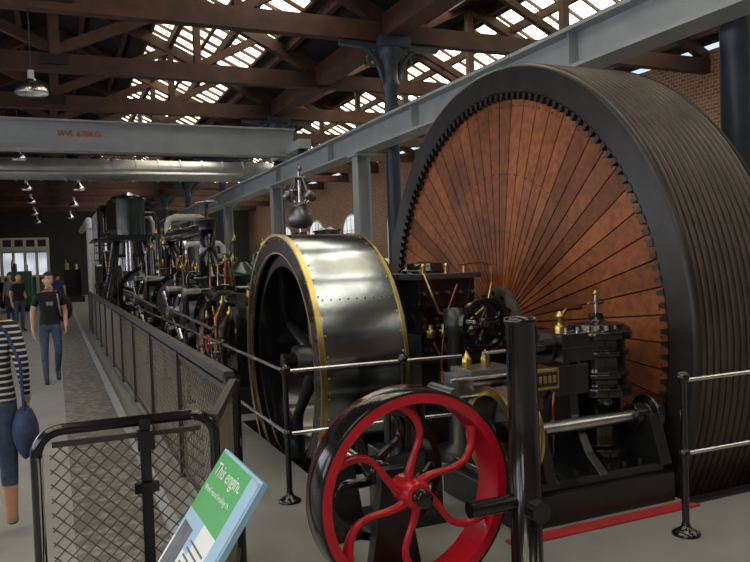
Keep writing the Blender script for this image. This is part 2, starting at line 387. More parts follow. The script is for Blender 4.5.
def pt(r,aa,x): return O+V(x,-r*S*cos(aa),r*S*sin(aa))
for i in range(nT):
    a=2*pi*i/nT; da=pi/nT
    vs=[pt(2.21,a-da*.6,0),pt(2.21,a+da*.6,0),pt(2.135,a+da*.3,0),pt(2.135,a-da*.3,0),pt(2.21,a-da*.6,.06),pt(2.21,a+da*.6,.06),pt(2.135,a+da*.3,.06),pt(2.135,a-da*.3,.06)]
    b.add(vs,[(0,1,2,3),(7,6,5,4),(1,5,6,2),(2,6,7,3),(3,7,4,0)],'wheel_iron')
NB=66
for i in range(NB):
    a0=2*pi*i/NB; a1=2*pi*(i+1)/NB; rv=random.random(); ri,ro=.36,2.2
    g0=.0036
    def q(r,x): return [pt(r,a0+g0/r*1.6,x),pt(r,a1-g0/r*1.6,x)]
    A=q(ri,.065);C=q(ro,.065);D=q(ri,.10);E=q(ro,.10)
    b.add([A[0],C[0],C[1],A[1],D[0],E[0],E[1],D[1]],[(0,1,2,3),(0,4,5,1),(3,2,6,7)],'wheel_wood',False,rv)
    am=(a0+a1)/2
    for r in(2.08,1.45,.9):
        for s2 in(-.3,.3):
            p=pt(r,am+(a1-a0)*s2,.065); b.cyl(p,p-V(.004,0,0),.008,'wheel_iron',n=6)
b.lathe(O,X,[(.12,.3),(.12,2.2*S)],'groove_dark',64,sm=False)
b.lathe(O,X,[(W-.1,.3),(W-.1,2.2*S)],'wheel_wood',64,sm=False)
b.lathe(O,X,[(-.08,.0),(-.08,.2),(-.0,.25),(.02,.36),(.08,.38)],'wheel_iron',48)
b.bolts(O+V(.0,0,0),(-1,0,0),.31,12,'black_iron',.022,.03)
b.build('rope_flywheel')
# ---------------------------------------------------------------- DRUM
b=B(); O=Vector(DR); w=.78; r=DRR
b.lathe(O,X,[(0,r),(w,r)],'steel_drum',96)
b.lathe(O,X,[(.0,r-.05),(w,r-.05)],'black_iron',96)
for h in(0,w-.03): b.ring(O,X,r-.005,r+.01,h,h+.03,'brass',96)
b.ring(O,X,r-.17,r+.004,-.012,.01,'black_gloss',96); b.ring(O,X,r-.17,r+.004,w-.01,w+.012,'black_gloss',96)
b.ring(O,X,r-.012,r+.012,-.018,-.0,'brass',96)
b.ring(O,X,r-.175,r-.165,-.016,.012,'brass',96)
nb=44
u,wv,d=frame(X)
for i in range(nb):
    a=2*pi*i/nb
    for h in(.05,w-.05):
        p=O+d*h+(u*cos(a)+wv*sin(a))*(r+.001); b.sph(p,.009,'brass',5)
    p=O+(u*cos(a)+wv*sin(a))*(r-.04)-d*.012; b.sph(p,.01,'steel_dull',5)
for a in (0.9,2.6,4.2,5.8):
    dr=u*cos(a)+wv*sin(a)
    for h in range(9): b.sph(O+d*(.08+.077*h)+dr*(r+.001),.008,'steel_dull',5)
b.ring(O,X,r-.30,r-.2,.05,w-.05,'black_gloss',72)
for i in range(6):
    a=2*pi*i/6+.3; dr=u*cos(a)+wv*sin(a); b.tube([O+d*w/2+dr*.12,O+d*w/2+dr*(r-.25)],.06,'black_iron',10,rad=[.08,.05])
b.lathe(O,X,[(.15,.0),(.15,.15),(w-.15,.15),(w-.15,0)],'black_iron',32)
b.cyl(O+V(.02,0,0),O+V(.95,0,0),.08,'black_iron',n=24)
b.build('belt_drum')
# ---------------------------------------------------------------- bearing pedestal
b=B()
b.bb((2.95,5.8,0),(3.85,8.0,.35),'black_iron')
b.bb((3.05,5.95,.35),(3.75,7.05,1.05),'black_iron')
b.bb((3.1,6.05,1.05),(3.7,6.95,1.55),'black_gloss')
b.bb((3.05,6.0,1.55),(3.75,7.0,1.6),'steel_dull')
b.lathe((3.4,6.5,1.6),Z,[(0,.24),(.03,.24),(.05,.2),(.1,.18),(.12,0)],'black_gloss',24)
b.cyl((2.98,6.6,.95),(3.85,6.6,.95),.24,'black_iron',n=32); b.ring((2.94,6.6,.95),X,.1,.27,0,.05,'steel_dull',32)
b.bolts((2.94,6.6,.95),(-1,0,0),.22,10,'black_iron')
for z in (.45,.75,1.05,1.3): b.bb((3.02,5.91,z),(3.78,7.08,z+.03),'black_gloss')
for i in range(5):
    for z in(.55,.9,1.18,1.42): b.cyl((3.14+.13*i,5.96 if z<1 else 6.06,z),(3.14+.13*i,5.91 if z<1 else 6.02,z),.016,'steel',n=6)
b.tube([(3.12,5.98,1.6),(3.12,5.9,1.5),(3.2,5.86,1.25),(3.5,5.85,1.15),(3.72,5.86,1.3),(3.78,5.87,1.5)],.011,'brass',8)
b.tube([(3.2,5.9,.6),(3.2,5.84,.8),(3.25,5.84,1.2),(3.4,5.86,1.5)],.01,'copper',8)
b.tube([(3.78,5.87,1.5),(3.8,5.9,1.66),(3.72,5.95,1.7),(3.5,6.0,1.68)],.012,'copper',8)
for xx in(3.2,3.45,3.65): b.cyl((xx,6.15,1.6),(xx,6.15,1.66),.025,'brass',n=12); b.sph((xx,6.15,1.67),.028,'brass',8)
for xx in(3.12,3.25,3.4,3.55): b.lathe((xx,5.88,1.02),Z,[(0,.0),(0,.035),(.03,.04),(.07,.04),(.08,.02),(.12,.02)],'brass',14)
b.bb((3.15,5.72,.35),(3.5,5.9,.62),'dark_green')
for i in range(4): b.cyl((3.19+.09*i,5.81,.62),(3.19+.09*i,5.81,.72),.02,'brass',n=10); b.tube([(3.19+.09*i,5.81,.72),(3.19+.09*i,5.83,.85),(3.15+.1*i,5.9,.98)],.006,'copper',6)
b.build('crankshaft_bearing_pedestal',bev=.006)
# ---------------------------------------------------------------- mill engine
b=B()
b.bb((1.75,8.4,0),(3.7,20.0,.3),'black_iron'); b.bb((1.95,8.5,.3),(3.1,19.5,.42),'black_gloss')
cx,cz=2.35,.98
def cylh(x,y0,y1,z,r,m='steel_dull'):
    b.lathe((x,y0,z),Y,[(0,0),(-.0,r*.25),(.0,r*.3),(.02,r*.95)],'steel_dull',40)
    b.ring((x,y0,z),Y,.01,r*1.12,.02,.1,'black_gloss',40); b.ring((x,y1,z),Y,.01,r*1.12,-.1,-.02,'black_gloss',40)
    b.cyl((x,y0+.1,z),(x,y1-.1,z),r,m,n=40,caps=False)
    b.bolts((x,y0+.02,z),(0,-1,0),r*1.03,16,'steel_dull',.022,.04)
    for t in(.15,.5,.85): b.ring((x,y0+(y1-y0)*t,z),Y,r*.99,r*1.015,0,.05,'brass',40)
cylh(cx,11,13.4,cz,.42); cylh(cx,15.2,17.8,1.05,.52,'dark_green')
b.bb((cx-.3,11.1,.35),(cx+.3,11.5,.7),'black_iron'); b.bb((cx-.3,12.9,.35),(cx+.3,13.3,.7),'black_iron'); b.bb((cx-.4,15.5,.35),(cx+.4,17.5,.7),'black_iron')
for sx in(-1,1):
    b.bb((cx+sx*.3-.05,8.7,.45),(cx+sx*.3+.05,11.0,.62),'steel_dull'); b.bb((cx+sx*.3-.06,8.7,1.28),(cx+sx*.3+.06,11.0,1.4),'black_gloss')
    for yy in(8.75,9.9,10.9): b.bb((cx+sx*.3-.05,yy-.07,.4),(cx+sx*.3+.05,yy+.07,1.3),'black_gloss')
b.ring((cx,10.9,cz),Y,.12,.36,0,.1,'black_gloss',32)
b.cyl((cx,9.6,cz),(cx,11.1,cz),.05,'steel'); b.cyl((cx,13.3,cz),(cx,15.3,cz+.04),.05,'steel')
b.bb((cx-.2,9.35,cz-.2),(cx+.2,9.75,cz+.2),'steel_dull')
b.tube([(cx,9.55,cz),(cx,8.9,cz+.04),(cx+.05,8.45,1.0)],.06,'steel',12,rad=[.06,.085,.07])
b.cyl((cx-.25,8.5,1.0),(cx+.35,8.5,1.0),.12,'black_gloss'); b.bb((cx-.2,8.42,.4),(cx+.3,8.58,.95),'black_iron')
for (y0,y1,z,r) in((11,13.4,.98,.42),(15.2,17.8,1.05,.52)):
    for yy in(y0+.3,y1-.3):
        for zz in(z+r*.8,z-r*.8):
            b.cyl((cx-r-.12,yy,zz),(cx+r+.12,yy,zz),.1,'black_gloss',n=20)
            b.ring((cx-r-.16,yy,zz),X,.02,.11,0,.04,'steel_dull',20)
            b.beam((cx-r-.2,yy,zz),(cx-r-.2,yy+(.22 if yy<y0+1 else -.22),zz+(.14 if zz<z else -.14)),.03,.05,'steel')
            b.cyl((cx-r-.22,yy,zz),(cx-r-.22,(y0+y1)/2,z),.016,'steel',n=8)
            if zz>z: b.cyl((cx-r-.12,yy,zz-.02),(cx-r-.12,yy,zz-.42),.05,'black_gloss',n=12)
    b.cyl((cx-r-.1,(y0+y1)/2,z),(cx-r-.28,(y0+y1)/2,z),.13,'steel_dull',n=24); b.cyl((cx-r-.28,(y0+y1)/2,z),(cx-r-.3,(y0+y1)/2,z),.06,'brass',n=20)
    b.cyl((cx-r-.25,(y0+y1)/2,z+.1),(cx-r-.25,y0-2.4,z+.02),.02,'steel',n=8)
    for k2 in range(3): b.tube([(cx-.1+.12*k2,y0+.6,z+r),(cx-.1+.12*k2,y0+.6,z+r+.35),(cx+.25,y0+.7+.2*k2,z+r+.45),(cx+.4,y0+.9+.2*k2,z+.1)],.014,'brass' if k2%2 else 'copper',8)
    b.lathe((cx,(y0+y1)/2,z+r-.05),Z,[(0,.2),(.15,.18),(.17,.26),(.24,.26),(.26,.16),(.7,.15)],'black_gloss',24)
b.tube([(cx,12.2,2.0),(cx,12.2,2.2),(cx+.05,12.4,2.35),(cx,14.5,2.38),(cx,16.3,2.42),(cx,16.5,2.35),(cx,16.5,2.1)],.13,'black_gloss',16)
b.lathe((cx,12.2,2.35),Z,[(0,.14),(.12,.14),(.14,.18),(.18,.18),(.2,.03),(.45,.03)],'black_iron',16); b.tube(arc((cx,12.2,2.8),X,Y,.17,0,2*pi,24)[:-1],.016,'steel',6,closed=True)
for i in range(3): a=pi*i/3; b.cyl((cx-.17*cos(a),12.2-.17*sin(a),2.8),(cx+.17*cos(a),12.2+.17*sin(a),2.8),.01,'steel',n=6)
b.lathe((3.2,13.5,.3),Z,[(0,.3),(1.2,.3),(1.22,.36),(1.3,.36),(1.33,.25),(1.5,.1)],'dark_green',24); b.lathe((3.2,15.5,.3),Z,[(0,.35),(1.5,.35),(1.52,.4),(1.6,.4),(1.7,.2)],'black_iron',24)
rg=random.Random(11)
def clutter(n,ya,yb,xa,xb,ha,hb):
    for i in range(n):
        px=rg.uniform(xa,xb); py_=rg.uniform(ya,yb); h=rg.uniform(ha,hb); m=rg.choice(['black_gloss','black_iron','copper','brass','steel_dull','black_iron','dark_green','black_gloss'])
        rr=rg.uniform(.015,.055); e=rg.uniform(-.5,.5)
        b.tube([(px,py_,.35),(px,py_,h),(px+.05,py_+e*.15,h+.1),(px+.12,py_+e*.6,h+.12),(px+.15,py_+e,h+.05),(px+.15,py_+e,h-.5)],rr,m,10)
        for z in(.6,h-.15): b.cyl((px,py_,z),(px,py_,z+.05),rr*1.7,m,n=12)
        if i%2: b.tube(arc((px-.12,py_,h*.7),Y,Z,.11,0,2*pi,18)[:-1],.012,'steel_dull' if i%8!=3 else 'red_paint',6,closed=True); b.cyl((px-.12,py_,h*.7),(px,py_,h*.7),.014,'steel',n=6); b.cyl((px-.12,py_-.11,h*.7),(px-.12,py_+.11,h*.7),.008,'steel',n=6)
        elif i%4==0: b.cyl((px-.02,py_-.05,h*.8),(px-.02,py_-.09,h*.8),.065,'brass',n=18); b.cyl((px-.02,py_-.091,h*.8),(px-.02,py_-.095,h*.8),.052,'cream_paint',n=18)
        b.lathe((px+.12,py_+e*.6,h+.12),Z,[(0,.03),(.05,.035),(.08,.035),(.1,.015),(.14,.015),(.15,0)],'brass',10)
clutter(30,13.5,19.6,1.95,3.3,1.2,2.5); clutter(12,8.8,13.0,2.9,3.5,1.0,1.9); clutter(8,8.8,11,1.85,2.1,.7,1.2)
for i in range(7):
    yy=9+i*1.5; b.cyl((3.35,yy,.3),(3.35,yy,1.35),.02,'steel_dull',n=8); b.sph((3.35,yy,1.37),.035,'steel',8)
b.cyl((3.35,9,1.3),(3.35,18,1.3),.018,'steel',n=8); b.cyl((3.35,9,.85),(3.35,18,.85),.018,'steel',n=8)
eng=b.build('horizontal_steam_engine')
b=B(); g=V(3.0,9.2,0)
b.lathe(g,Z,[(.3,.26),(.4,.26),(.45,.16),(.9,.12),(1.6,.1),(1.9,.12),(1.95,.2),(2.02,.2),(2.05,.1),(2.15,.08)],'black_gloss',24)
b.cyl(g+V(0,0,2.1),g+V(0,0,2.95),.022,'steel',n=12)
b.lathe(g+V(0,0,2.2),Z,[(0,.08),(.03,.14),(.12,.17),(.22,.15),(.3,.07),(.33,.05)],'steel_dull',24)
b.sph(g+V(0,0,2.98),.04,'steel_dull',8); b.cyl(g+V(-.08,0,2.86),g+V(.08,0,2.86),.03,'steel_dull',n=8)
for a in(.3,.3+pi/2,.3+pi,.3+3*pi/2):
    dr=V(cos(a),sin(a),0); top=g+V(0,0,2.88)+dr*.06; ball=g+dr*.2+V(0,0,2.62)
    b.cyl(top,ball,.012,'steel_dull',n=8); b.sph(ball,.065,'steel_dull',10); b.cyl(ball,g+V(0,0,2.5)+dr*.06,.01,'steel',n=8)
b.lathe(g+V(0,0,2.5),Z,[(-.04,.05),(-.03,.09),(.03,.09),(.04,.05)],'steel_dull',16)
b.cyl(g+V(0,0,2.1),g+V(-.5,.4,1.9),.016,'steel',n=8)
b.build('engine_governor',parent=eng)
def spoked(b,o,ax,r,wd,rimt,m,ns=6,curve=0.0,hub=.06,hm=None,facem=None,sr=.02,n=64):
    u,w,d=frame(ax);o=Vector(o);hm=hm or m;fm=facem or m
    ri=r-rimt
    b.lathe(o,ax,[(-wd/2,ri),(-wd/2,r)],fm,n,sm=False); b.lathe(o,ax,[(-wd/2,r),(wd/2,r)],m,n); b.lathe(o,ax,[(wd/2,ri),(wd/2,r)],fm,n,sm=False); b.lathe(o,ax,[(-wd/2,ri),(wd/2,ri)],fm,n)
    for i in range(ns):
        a=2*pi*i/ns+.35; pts=[];rad=[]
        for k in range(9):
            t=k/8; rr=hub*.7+(ri+.01-hub*.7)*t; aa=a+curve*sin(pi*t)+curve*.6*t
            pts.append(o+(u*cos(aa)+w*sin(aa))*rr); rad.append(sr*(1.25-.35*t))
        b.tube(pts,sr,fm,8,rad=rad)
    b.lathe(o,ax,[(-wd*.7,0),(-wd*.7,hub*.8),(-wd*.6,hub),(wd*.6,hub),(wd*.7,hub*.8),(wd*.7,0)],hm,24)
b=B()
spoked(b,(3.16,5.05,1.2),Y,.21,.06,.03,'black_gloss',6,0.3,.05,sr=.014)
spoked(b,(3.38,5.35,1.15),Y,.24,.08,.035,'black_gloss',5,0,.05,sr=.016)
b.cyl((3.16,5.0,1.2),(3.16,5.6,1.2),.025,'steel'); b.lathe((3.16,5.5,0),Z,[(0,.2),(.1,.2),(.15,.09),(1.05,.07),(1.1,.1),(1.3,.1),(1.32,0)],'black_iron',20)
b.build('valve_handwheel')
# ---------------------------------------------------------------- BARRING ENGINE
b=B()
b.bb((2.6,3.8,0),(3.9,4.78,.2),'black_iron'); b.bb((2.66,3.85,.2),(3.85,4.7,.27),'black_gloss')
for i in range(9): b.cyl((2.7+.14*i,3.9,.27),(2.7+.14*i,3.9,.3),.018,'black_iron',n=6)
for xx in(2.85,3.25):
    poly=[(-.45,0),(.45,0),(.3,.12),(.16,.35),(.14,.62),(-.14,.62),(-.16,.35),(-.3,.12)]
    b.prism(poly,(xx,4.25,.27),Y,Z,X,.07,'black_iron')
b.bb((2.8,4.1,.76),(3.42,4.5,.97),'black_gloss')
b.bb((2.83,4.05,.83),(3.13,4.1,.97),'brass'); b.bb((2.85,4.04,.85),(3.11,4.052,.95),'black_iron')
for i in range(6): b.bb((2.875+.038*i,4.034,.875),(2.9+.038*i,4.044,.925),'brass')
b.cyl((2.5,4.3,.88),(2.9,4.3,.88),.045,'steel',n=16); b.bb((2.42,4.2,.8),(2.54,4.4,.96),'steel_dull'); b.bb((2.5,4.16,.95),(2.85,4.44,.99),'steel_dull')
for zz in(.82,.94): b.cyl((2.35,4.17,zz),(2.9,4.17,zz),.016,'steel',n=8)
b.cyl((2.34,4.1,.86),(2.34,4.42,.86),.04,'steel_dull',n=16)
for xx in(2.55,2.7): b.lathe((xx,4.3,.99),Z,[(0,.03),(.04,.035),(.07,.03),(.1,.012),(.12,0)],'brass',12)
c=V(3.63,4.25,0)
b.lathe(c,Z,[(.27,.22),(.34,.22),(.36,.16),(.7,.16),(.72,.24),(.78,.24),(.79,.2),(.84,.2),(.85,.225),(.88,.225),(.89,.2),(1.0,.2),(1.01,.225),(1.04,.225),(1.05,.2),(1.12,.2),(1.13,.25),(1.18,.25),(1.19,.21),(1.23,.2),(1.25,.06),(1.3,.05)],'black_gloss',32)
b.bolts(c+V(0,0,1.18),Z,.225,10,'black_iron',.014,.025)
b.bolts(c+V(0,0,.78),Z,.22,10,'black_iron',.012,.02)
b.cyl(c+V(0,0,1.25),c+V(0,0,1.44),.014,'steel',n=8); b.sph(c+V(0,0,1.45),.022,'brass',8); b.cyl(c+V(-.07,0,1.38),c+V(.07,0,1.38),.01,'brass',n=8)
b.bb((3.2,4.1,.99),(3.5,4.45,1.19),'black_gloss'); b.cyl((3.0,4.25,1.09),(3.25,4.25,1.09),.055,'black_gloss',n=16); b.cyl((2.65,4.25,1.09),(3.1,4.25,1.09),.014,'steel',n=8)
b.ring((3.18,4.25,1.09),X,.02,.1,0,.03,'black_gloss',20); b.ring((2.98,4.25,1.09),X,.01,.075,0,.03,'black_gloss',20)
for xx in(3.25,3.35,3.45): b.cyl((xx,4.12,1.19),(xx,4.12,1.23),.012,'steel',n=6)
b.lathe((3.3,4.25,1.19),Z,[(0,.04),(.04,.04),(.05,.02),(.09,.02),(.11,.035),(.14,.02),(.15,0)],'brass',16)
b.tube([(3.4,4.35,1.19),(3.4,4.35,1.3),(3.46,4.37,1.34),(3.6,4.38,1.34)],.016,'copper',8)
b.tube([(3.05,4.12,.27),(3.05,4.04,.4),(3.05,4.03,.7),(3.1,4.08,.8)],.012,'copper',8)
b.lathe((3.2,4.5,.97),Z,[(0,.06),(.12,.06),(.14,.1),(.18,.1),(.3,.03)],'black_iron',16)
b.cyl((2.4,4.0,.58),(3.98,4.0,.58),.046,'steel',n=20)
b.lathe((3.7,4.0,.58),X,[(0,.05),(0,.085),(.12,.085),(.13,.14),(.17,.15),(.2,.14),(.2,.06),(.26,.06),(.26,0)],'black_gloss',24)
b.prism([(-.22,0),(.22,0),(.12,.33),(-.12,.33)],(3.76,4.0,.27),Y,Z,X,.1,'black_iron')
b.prism([(-.2,0),(.2,0),(.1,.33),(-.1,.33)],(2.82,4.0,.27),Y,Z,X,.08,'black_iron')
O=V(2.53,4.0,.60)
b.ring(O,X,.26,.295,0,.2,'steel',56)
b.ring(O,X,.255,.305,.185,.205,'brass',56); b.ring(O,X,.25,.305,-.006,.008,'brass',56)
b.lathe(O,X,[(.1,.05),(.1,.27)],'black_gloss',48,sm=False); b.lathe(O,X,[(.0,0),(.0,.07),(.2,.07),(.2,0)],'black_gloss',24)
b.build('barring_engine',bev=.004)
# ---------------------------------------------------------------- RED FLYWHEEL
b=B(); O=V(1.645,3.38,.52)
u,w_,d=frame(Y)
Rr=.54; wd=.2
O.z=.545
b.lathe(O,Y,[(-wd/2,Rr-.004),(-wd/2+.012,Rr),(wd/2-.012,Rr),(wd/2,Rr-.004)],'black_gloss',96)
b.lathe(O,Y,[(-wd/2,Rr-.018),(-wd/2,Rr-.004)],'black_gloss',96,sm=False)
b.lathe(O,Y,[(-wd/2,Rr-.068),(-wd/2,Rr-.018)],'red_paint',96,sm=False); b.lathe(O,Y,[(wd/2,Rr-.068),(wd/2,Rr)],'red_paint',96,sm=False)
b.lathe(O,Y,[(-wd/2,Rr-.068),(0,Rr-.06),(wd/2,Rr-.068)],'red_paint',96)
ns=6
for i in range(ns):
    a=2*pi*i/ns+.2; pts=[];rad=[]
    for k in range(13):
        t=k/12; rr=.05+(Rr-.062-.05)*t; aa=a+.5*sin(pi*t*.9)
        pts.append(O+(u*cos(aa)+w_*sin(aa))*rr-d*.02); rad.append(.028-.012*sin(pi*t)+.003*t)
    b.tube(pts,.03,'red_paint',10,rad=rad)
b.lathe(O,Y,[(-.1,.035),(-.1,.065),(-.085,.075),(.085,.075),(.1,.07),(.1,0)],'red_paint',32)
b.lathe(O,Y,[(-.17,0),(-.17,.04),(-.165,.045),(-.1,.045)],'black_gloss',20)
b.build('red_flywheel')
b=B()
spoked(b,V(1.645,3.8,.545),Y,.38,.12,.045,'black_gloss',5,.5,.07,sr=.025)
b.cyl((1.645,3.5,.545),(1.645,4.6,.545),.03,'steel',n=16)
for yy in(3.58,4.4):
    b.prism([(-.16,0),(.16,0),(.08,.5),(.07,.61),(-.07,.61),(-.08,.5)],(1.645,yy,0.0),X,Z,Y,.08,'black_iron')
b.bb((1.5,4.2,0),(2.3,4.6,.06),'black_iron')
b.bb((1.9,4.2,.06),(2.28,4.55,.5),'black_gloss')
b.lathe((2.1,4.38,.5),Z,[(0,.14),(.3,.14),(.31,.18),(.36,.18),(.37,.05)],'black_gloss',24)
b.build('flywheel_bearing_stand',bev=.004)
b=B(); pp=V(2.19,3.14,0)
b.lathe(pp,Z,[(0,.13),(.03,.13),(.04,.083),(1.39,.078),(1.40,.086),(1.43,.086),(1.44,0)],'black_gloss',28)
b.cyl(pp+V(0,-.14,.45),pp+V(0,.1,.45),.055,'black_gloss',n=16)
b.cyl(pp+V(-.34,-.0,.48),pp+V(0,0,.48),.042,'black_gloss',n=16)
b.bolts(pp+V(0,0,.03),Z,.11,6,'black_iron')
b.build('support_post')
# ---------------------------------------------------------------- handrail
def stan(b,x,y,h=.99):
    b.lathe((x,y,0),Z,[(0,.085),(.015,.085),(.03,.06),(.05,.03),(.08,.022),(.5,.022)],'black_gloss',16)
    b.cyl((x,y,.05),(x,y,h),.02,'black_gloss',n=12); b.sph((x,y,.5),.036,'black_gloss',8); b.sph((x,y,h-.02),.04,'black_gloss',8)
b=B()
S2=(1.51,5.13);S3=(2.45,5.1);S5=(3.48,3.31)
for p in(S2,S3): stan(b,*p)
for yy in(7.3,9.5,11.7,13.9,16.1,18.3): stan(b,1.51,yy)
for z in(.96,.5):
    b.cyl((1.51,5.13,z),(1.51,18.3,z),.014,'steel',n=8)
    b.cyl((*S2,z),(*S3,z),.014,'steel',n=8); b.cyl((*S3,z),(2.95,5.05,z),.014,'steel',n=8)
b.build('safety_handrail')
b=B(); stan(b,*S5); stan(b,5.3,3.28)
for z in(.95,.5): b.cyl((*S5,z),(5.3,3.28,z),.014,'steel',n=8)
b.build('safety_handrail')
# ---------------------------------------------------------------- fence + gate
def meshpanel(b,o,du,wid,z0,z1,pitch,rw,m):
    o=Vector(o);du=Vector(du);H=z1-z0;k=-H
    while k<wid:
        for sgn in(1,-1):
            a0=max(k,0);a1=min(k+H,wid)
            if a1-a0<.01: continue
            za=z0+(a0-k);zb=z0+(a1-k)
            if sgn<0: za,zb=z0+z1-za,z0+z1-zb
            b.cyl(o+du*a0+V(0,0,za),o+du*a1+V(0,0,zb),rw,m,n=4,caps=False)
        k+=pitch
b=B(); yy=4.3; fx=.92
while yy<23:
    b.bb((fx-.03,yy-.03,0),(fx+.03,yy+.03,1.1),'fence_grey')
    b.bb((fx-.012,yy+.04,.08),(fx+.012,yy+.06,1.05),'fence_grey'); b.bb((fx-.012,yy+1.84,.08),(fx+.012,yy+1.86,1.05),'fence_grey')
    meshpanel(b,(fx,yy+.06,0),Y,1.8,.1,1.03,.085,.0028,'wire')
    yy+=1.9
b.bb((fx-.03,4.3,1.06),(fx+.03,yy,1.12),'fence_grey'); b.bb((fx-.015,4.3,.06),(fx+.015,yy,.1),'fence_grey'); b.bb((fx-.015,4.3,1.0),(fx+.015,yy,1.03),'fence_grey')
b.bb((fx-.03,yy-.03,0),(fx+.03,yy+.03,1.1),'fence_grey')
b.build('mesh_fence')
b=B(); gx0,gx1,gy,gh=-.1,.62,3.25,1.1
pts=[(gx0,gy,0),(gx0,gy,gh-.1)]+arc((gx0+.1,gy,gh-.1),(-1,0,0),Z,.1,0,pi/2,6)+[V(gx1-.1,gy,gh)]+arc((gx1-.1,gy,gh-.1),Z,X,.1,0,pi/2,6)+[(gx1,gy,gh-.15),(gx1,gy,0)]
b.tube(pts,.024,'black_gloss',12)
b.bb((gx0+.06,gy-.012,.08),(gx1-.06,gy+.012,.11),'fence_grey'); b.bb((gx0+.06,gy-.012,gh-.07),(gx1-.06,gy+.012,gh-.05),'fence_grey')
b.bb((.3,gy-.03,0),(.345,gy+.02,gh+.01),'black_gloss'); b.bb((.29,gy-.05,gh-.12),(.36,gy,gh-.04),'black_gloss'); b.bb((.27,gy-.05,gh-.3),(.37,gy-.02,gh-.26),'black_gloss')
meshpanel(b,(gx0+.05,gy,0),X,gx1-gx0-.1,.1,gh-.06,.06,.0028,'wire')
meshpanel(b,(gx1+.02,gy+.02,0),V(fx-gx1-.02,4.2-gy,0).normalized(),.96,.1,gh-.06,.06,.0028,'wire')
b.beam((gx1,gy,gh-.03),(fx,4.2,gh-.03),.04,.04,'fence_grey'); b.beam((gx1,gy,.1),(fx,4.2,.1),.03,.03,'fence_grey')
b.cyl((fx+.0,4.2,0),(fx+.0,4.2,1.08),.042,'black_gloss',n=16)
b.build('safety_gate')
# ---------------------------------------------------------------- info sign
TL=V(.5,2.46,1.12);TR=V(.51,2.03,1.12);dn=V(-.22,-.03,-.3).normalized()
uu=(TR-TL).normalized(); nn=dn.cross(uu).normalized()
if nn.x>0: nn=-nn
Wd=(TR-TL).length; Hh=.56
def sp(a,c,o=0): return TL+uu*a+dn*c+nn*o
b=B()
def slab(a0,a1,c0,c1,m,o0,o1):
    vs=[sp(a0,c0,o0),sp(a1,c0,o0),sp(a1,c1,o0),sp(a0,c1,o0),sp(a0,c0,o1),sp(a1,c0,o1),sp(a1,c1,o1),sp(a0,c1,o1)]
    b.add(vs,[(3,2,1,0),(4,5,6,7),(0,1,5,4),(1,2,6,5),(2,3,7,6),(3,0,4,7)],m)
slab(-.01,Wd+.01,-.01,Hh+.01,'sign_blue',-.02,-.002)
slab(0,Wd,0,Hh,'sign_white',-.004,.001)
slab(0,Wd*.82,0,.2,'sign_green',.0,.0015); slab(Wd*.82,Wd,0,Hh,'sign_blue',.0,.0018)
slab(0,.2,.2,.3,'sign_blue',.0,.0016)
slab(.02,.14,.24,.5,'sign_dark',.001,.002)
for i in range(9): slab(.17,.33-.02*(i%3),.26+i*.022,.266+i*.022,'sign_dark',.001,.0022)
b.cyl(sp(Wd/2,.3,-.02),V(sp(Wd/2,.3,-.02).x+.05,2.2,0),.03,'black_iron'); b.bb((sp(Wd/2,.3).x-.1,2.05,0),(sp(Wd/2,.3).x+.25,2.35,.02),'black_iron')
sg=b.build('information_sign')
text('This engine',.062,'sign_white',MM(sp(.18,.05,.003),uu,-dn,nn),sg,'title_text',.0005)
text('World record breaking 1907',.025,'sign_white',MM(sp(.18,.115,.003),uu,-dn,nn),sg,'subtitle_text',.0005)
